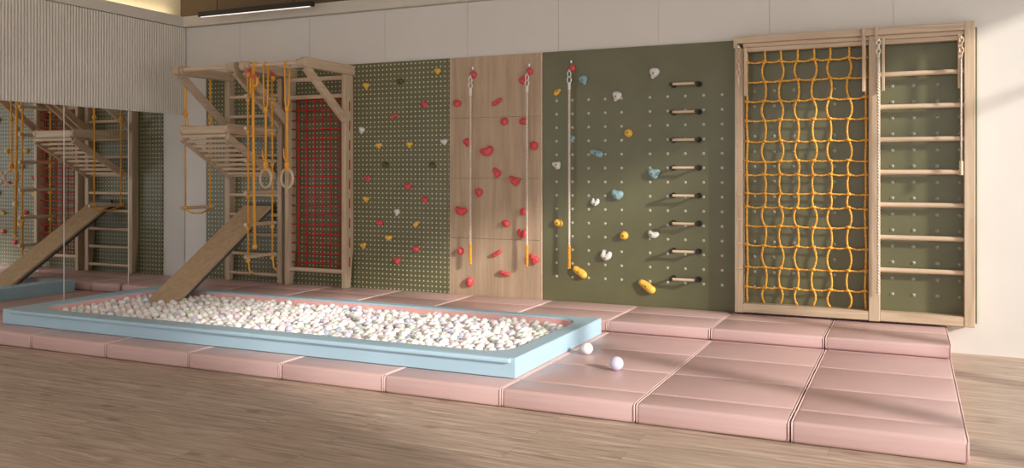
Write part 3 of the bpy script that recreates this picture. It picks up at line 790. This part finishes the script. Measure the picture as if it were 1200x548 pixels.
# rope ladder on the right unit's left arm
xl_ = -6.150
t = thing('rope_ladder', 'orange rope ladder with six wooden rungs hanging between the wall bars', 'rope ladder', (xl_, -.58, .45))
ya, yb = -.825, -.455
for y in (ya, yb):
    bm = bmesh.new(); tube(bm, [(xl_ - .006, y, 2.53), (xl_ + .003, y, 1.6), (xl_, y, .55)], .0095, 7)
    for k in range(6): knot(bm, xl_, y, .545 + .328 * k, .022)
    tube(bm, [(xl_, y, .545), (xl_ + .012, y, .5), (xl_ + .0, y + .02, .44), (xl_ + .02, y + .05, .40)], .009, 6)
    sphere(bm, (xl_ + .01, y, 2.44), .03, 10, 7)
    obj('rope', bm, M['orope'], t, 'all')
    bm = bmesh.new(); sphere(bm, (xl_ + .008, y, 2.49), .022, 10, 7, (.8, 1.3, .8)); obj('clip', bm, M['red'], t, 'all')
for k in range(6):
    z = .582 + .328 * k
    bm = bmesh.new(); tube(bm, [(xl_, ya - .04, z), (xl_, yb + .05, z)], .019, 12); r_ = obj('rung', bm, M['wood_y'], t, True)
    bm = bmesh.new(); tube(bm, [(xl_, ya - .043, z), (xl_, ya - .036, z)], .0195, 12); obj('end_cap', bm, M['rung'], r_, True)
# climbing rope
xr_ = -6.07
t = thing('climbing_rope', 'thick smooth orange rope with red band hanging from the front bar', 'rope', (xr_, YD, .66))
bm = bmesh.new(); tube(bm, [(xr_, YD - .026, ZD - .02), (xr_, YD - .03, 2.0), (xr_ + .02, YD - .03, .7)], .0155, 10)
sphere(bm, (xr_ + .02, YD - .03, .69), .026, 10, 8)
tube(bm, [(xr_ - .0, YD - .022 * math.cos(a) - .0, ZD + .026 * math.sin(a)) for a in [2 * PI * k / 12 for k in range(12)]], .014, 7, closed=True)
tube(bm, [(xr_ - .02, YD - .03, 2.42), (xr_ - .032, YD - .03, 2.33), (xr_ - .03, YD - .03, 2.25)], .013, 7); tube(bm, [(xr_ + .02, YD - .03, 2.42), (xr_ + .06, YD - .03, 2.39), (xr_ + .05, YD - .03, 2.33), (xr_, YD - .035, 2.31)], .014, 7)
obj('rope', bm, M['orope'], t, 'all')
bm = bmesh.new(); tube(bm, [(xr_, YD - .03, 2.405), (xr_, YD - .03, 2.43)], .034, 12); tube(bm, [(xr_ - .04, YD - .045, 2.415), (xr_ + .05, YD - .045, 2.42)], .012, 8); obj('band', bm, M['red'], t, True)
# gymnastic rings
for x, lab in ((-5.935, 'left wooden gymnastic ring hanging on orange straps in front of the bars'), (-5.665, 'right wooden gymnastic ring hanging on orange straps before the net')):
    t = thing('gymnastic_ring', lab, 'gymnastic ring', (x, YD, 1.28), 'pair of gymnastic rings')
    an = math.radians(-14); pts_ = []
    for k in range(28):
        a = 2 * PI * k / 28; u = .094 * math.cos(a); pts_.append((x + u * math.cos(an), YD + u * math.sin(an), 1.385 + .094 * math.sin(a)))
    bm = bmesh.new(); tube(bm, pts_, .0135, 9, closed=True); obj('ring', bm, M['rung'], t, 'all')
    bm = bmesh.new()
    tube(bm, [(x - .016, YD - .016, ZD), (x - .014, YD - .012, 2.15), (x - .004, YD, 2.05), (x - .004, YD, 1.50)], .0085, 7)
    tube(bm, [(x + .022, YD + .016, ZD - .01), (x + .016, YD + .01, 2.15), (x + .006, YD, 2.05), (x + .004, YD, 1.50)], .0085, 7)
    tube(bm, [(x, YD - .022 * math.cos(a), ZD + .022 * math.sin(a)) for a in [2 * PI * k / 12 for k in range(12)]], .008, 6, closed=True)
    knot(bm, x, YD, 2.08, .026); knot(bm, x, YD, 1.52, .03); sphere(bm, (x, YD, 1.478), .026, 10, 8)
    tube(bm, [(x, YD, 1.53), (x - .03, YD - .01, 1.60), (x - .035, YD - .01, 1.68)], .008, 6)
    obj('strap', bm, M['orope'], t, 'all')

# ------------------------------------------------------------------ right climbing frame
fx0, fx1 = -1.383, .462; fzt0, fzt1 = 2.612, 2.625; fzb = .232
yF = -.12
zt_ = 2.615
fr = thing('climbing_apparatus', 'large wooden climbing frame with header rails and ladder rungs at the right', 'climbing frame', ((fx0 + fx1) / 2, -.06, fzb))
pm0, pm1 = -.307, -.223; pr0 = .386; pl1 = -1.317
obj('post', wbox(fx0, pl1, yF, -.001, fzb, zt_ - .10, .004), M['wood_z'], fr)
obj('post', wbox(pm0, pm1, yF, -.001, fzb, zt_ - .06, .004), M['wood_z'], fr)
obj('post', wbox(pr0, fx1, yF, -.001, fzb, zt_ + .01, .004), M['wood_z'], fr)
for a, c in ((pl1, pm0), (pm1, pr0)): obj('bottom_rail', wbox(a, c, yF + .004, -.001, fzb + .004, .312, .004), M['wood_x'], fr)
obj('header_rail', wbox(fx0 - .004, pr0 - .001, yF - .012, -.001, zt_ - .058, zt_, .004), M['wood_x'], fr)
obj('header_rail', wbox(pl1, pr0 - .001, yF + .012, -.02, zt_ - .092, zt_ - .059, .004), M['wood_x'], fr)
obj('header_rail', wbox(pl1, pm0, yF + .03, -.03, zt_ - .130, zt_ - .093, .004), M['wood_x'], fr)
obj('header_rail', wbox(pm1, pr0, yF + .03, -.03, zt_ - .130, zt_ - .093, .004), M['wood_x'], fr)
for x, zt2, zb2, wd in ((-1.287, zt_ - .10, 2.10, .024), (-.343, zt_ + .006, 2.10, .026), (-.197, zt_ - .095, 2.10, .022), (.352, zt_ - .095, 2.10, .026)):
    obj('hanging_batten', wbox(x - wd / 2, x + wd / 2, yF - .04, yF - .0135, zb2, zt2, .003), M['wood_z'], fr)
obj('header_block', wbox(-.262, -.236, yF - .03, yF - .0125, zt_ - .10, zt_ + .006, .003), M['wood_z'], fr)
obj('header_block', wbox(fx0 - .006, fx0 + .028, yF - .026, yF - .0125, zt_ - .10, zt_ - .004, .003), M['wood_z'], fr)
for k in range(7): obj('rung', rung_bm(pm1 - .01, pr0 + .01, -.07, 2.24 - .265 * k, .02), M['rung'], fr, True)
for k in range(7):
    z = 1.885 - .212 * k
    obj('peg', rung_bm(pl1 - .042, pl1 + .003, -.119, z, .009, 8), M['rung'], fr, True)
# backboard inside the frame
bm = wbox(XF0, XF1, 0, .021, .246, 2.59, .002)
for x in (-1.236, -1.07, -.908, -.578, -.133, .025, .2, .362):
    for k in range(14): dome(bm, x, 2.149 - .1309 * k, .016, .009)
tag(obj('green_backboard', bm, [M['green'], M['stud']]), 'olive green backboard with grey studs behind the wooden climbing frame', 'board')
# orange rope net
nx = [-1.284, -1.137, -1.006, -.867, -.74, -.605, -.465, -.333]
nz = [2.483, 2.391, 2.226, 2.058, 1.89, 1.711, 1.538, 1.428, 1.265, 1.149, .984, .816, .631, .463, .3225]
t = thing('rope_net', 'orange rope climbing net stretched in the left half of the wooden frame', 'net', ((nx[0] + nx[-1]) / 2, -.075, .31))
jit = [[(random.uniform(-.006, .006), random.uniform(-.007, .007)) for _ in nx] for _ in nz]
bul = {1: 1, 3: 1, 5: 1, 9: 1, 11: 1, 13: 1}
for j, x in enumerate(nx):
    pts_ = []
    for i in range(len(nz) - 1):
        a = (x + jit[i][j][0], nz[i]); c = (x + jit[i + 1][j][0], nz[i + 1])
        amp = 0 if j in (0, 7) else ((.024 if i in bul else -.012) * (-1 if j % 2 else 1))
        if i == 0: amp = .004
        for k in range(8):
            f = k / 8; pts_.append((a[0] + (c[0] - a[0]) * f + amp * (math.sin(PI * f) ** .8), -.075 - .006 * math.sin(f * PI), a[1] + (c[1] - a[1]) * f))
    pts_.append((x, -.075, nz[-1]))
    bm = bmesh.new(); tube(bm, pts_, .0088, 7); obj('upright_rope', bm, M['netrope'], t, 'all')
for i in range(1, len(nz) - 1):
    pts_ = [(pl1 + .007, -.078, nz[i])]
    for j, x in enumerate(nx):
        pts_.append((x, -.082, nz[i] + jit[i][j][1]))
        if j < 7: pts_.append(((x + nx[j + 1]) / 2, -.078, nz[i] + (jit[i][j][1] + jit[i][j + 1][1]) / 2 - .006 - (i % 2) * .004))
    bm = bmesh.new(); tube(bm, pts_, .0078, 7)
    for j, x in enumerate(nx):
        sphere(bm, (x + jit[i][j][0], -.080, nz[i] + jit[i][j][1]), .0155, 9, 6, (1.45, 1, .85))
        tube(bm, [(x - .017, -.088, nz[i] + jit[i][j][1] + .008), (x, -.096, nz[i] + jit[i][j][1]), (x + .017, -.088, nz[i] + jit[i][j][1] - .008)], .0065, 6)
    obj('cross_rope', bm, M['netrope'], t, 'all')
# ropes and chains hanging from the header
def chain_rope(x, y, ztop, zlink, zbot, lab, thick=True, toggle=False, nlink=4):
    t = thing('hanging_rope', lab, 'rope', (x, y, zbot), 'ropes hooked to the climbing frame header')
    bm = bmesh.new(); tube(bm, [(x, y + .014, ztop + .01), (x, y, ztop + .008), (x, y - .004, ztop - .01)], .007, 7); obj('hook', bm, M['white_end'], t, True)
    hh = (ztop - zlink) / nlink / 2
    for k in range(nlink):
        bm = bmesh.new(); link(bm, x, y, ztop - hh * (2 * k + 1), hh * 1.22, .016, .0055, 0.3 + (PI / 2 if k % 2 else 0)); obj('chain_link', bm, M['rung'] if not thick else M['white_end'], t, 'all')
    bm = bmesh.new()
    if thick:
        tube(bm, [(x, y, zlink), (x, y, zlink - .12)], .012, 8)
        twisted(bm, x, y, zlink - .12, zbot, .0065, .0078, .05)
    else: tube(bm, [(x, y, zlink), (x, y, zbot)], .007, 7)
    obj('rope', bm, M['beige_rope'], t, 'all')
    if toggle:
        bm = bmesh.new(); tube(bm, [(x, y, zbot + .01), (x, y, zbot - .10)], .015, 10); obj('toggle', bm, M['rung'], t, True)
zq = lambda px, py: W(px, py, -.15)[1]
chain_rope(-.232, yF - .035, zq(1031, 47), zq(1031, 68), zq(1031, 345), 'pale beaded rope hooked on a chain before the middle post of the frame')
chain_rope(.362, yF - .045, zq(1128, 44), zq(1128, 68), zq(1131, 190), 'thin cord with wooden toggle hooked on a chain at the right post', thick=False, toggle=True)
chain_rope(-1.345, yF - .035, zq(866, 55), zq(866, 88), zq(866, 100), 'short chain with cord hooked at the left post of the frame', thick=False, nlink=5)

# ------------------------------------------------------------------ light
w = bpy.data.worlds.new('sky'); bpy.context.scene.world = w; w.use_nodes = True
nt = w.node_tree; bg = nt.nodes['Background']
tc = N(nt, 'ShaderNodeTexCoord'); sx = N(nt, 'ShaderNodeSeparateXYZ'); nt.links.new(tc.outputs['Generated'], sx.inputs[0])
r = ramp(nt, [(.0, (.85, .86, .88)), (.5, (1.1, 1.11, 1.13)), (1.0, (2.4, 2.42, 2.45))])
mr = N(nt, 'ShaderNodeMapRange'); mr.inputs['From Min'].default_value = -1; mr.inputs['From Max'].default_value = 1
nt.links.new(sx.outputs['X'], mr.inputs['Value']); nt.links.new(mr.outputs[0], r.inputs['Fac']); nt.links.new(r.outputs['Color'], bg.inputs['Color'])
bg.inputs['Strength'].default_value = 1.0
sun = bpy.data.lights.new('sun', 'SUN'); sun.energy = 4.2; sun.angle = math.radians(4); sun.color = (1, .96, .91)
so = bpy.data.objects.new('sun', sun); C.objects.link(so)
so.rotation_euler = Vector((-2.25, 1.0, -.89)).to_track_quat('-Z', 'Y').to_euler()
def area(name, loc, rot, sx_, sy_, e, col):
    l = bpy.data.lights.new(name, 'AREA'); l.shape = 'RECTANGLE'; l.size = sx_; l.size_y = sy_; l.energy = e; l.color = col
    o = bpy.data.objects.new(name, l); C.objects.link(o); o.location = loc; o.rotation_euler = rot; return o

# ------------------------------------------------------------------ camera
cam = bpy.data.cameras.new('camera'); co = bpy.data.objects.new('camera', cam); C.objects.link(co)
co.location = (0, -D, CZ); co.rotation_euler = (PI / 2, 0, TH)
cam.sensor_width = 36; cam.lens = F / 1200 * 36; cam.shift_y = -(274 - HY) / 1200; cam.clip_start = .05
sc = bpy.context.scene; sc.camera = co
sc.view_settings.view_transform = 'Standard'; sc.view_settings.look = 'None'
sc.view_settings.exposure = 0
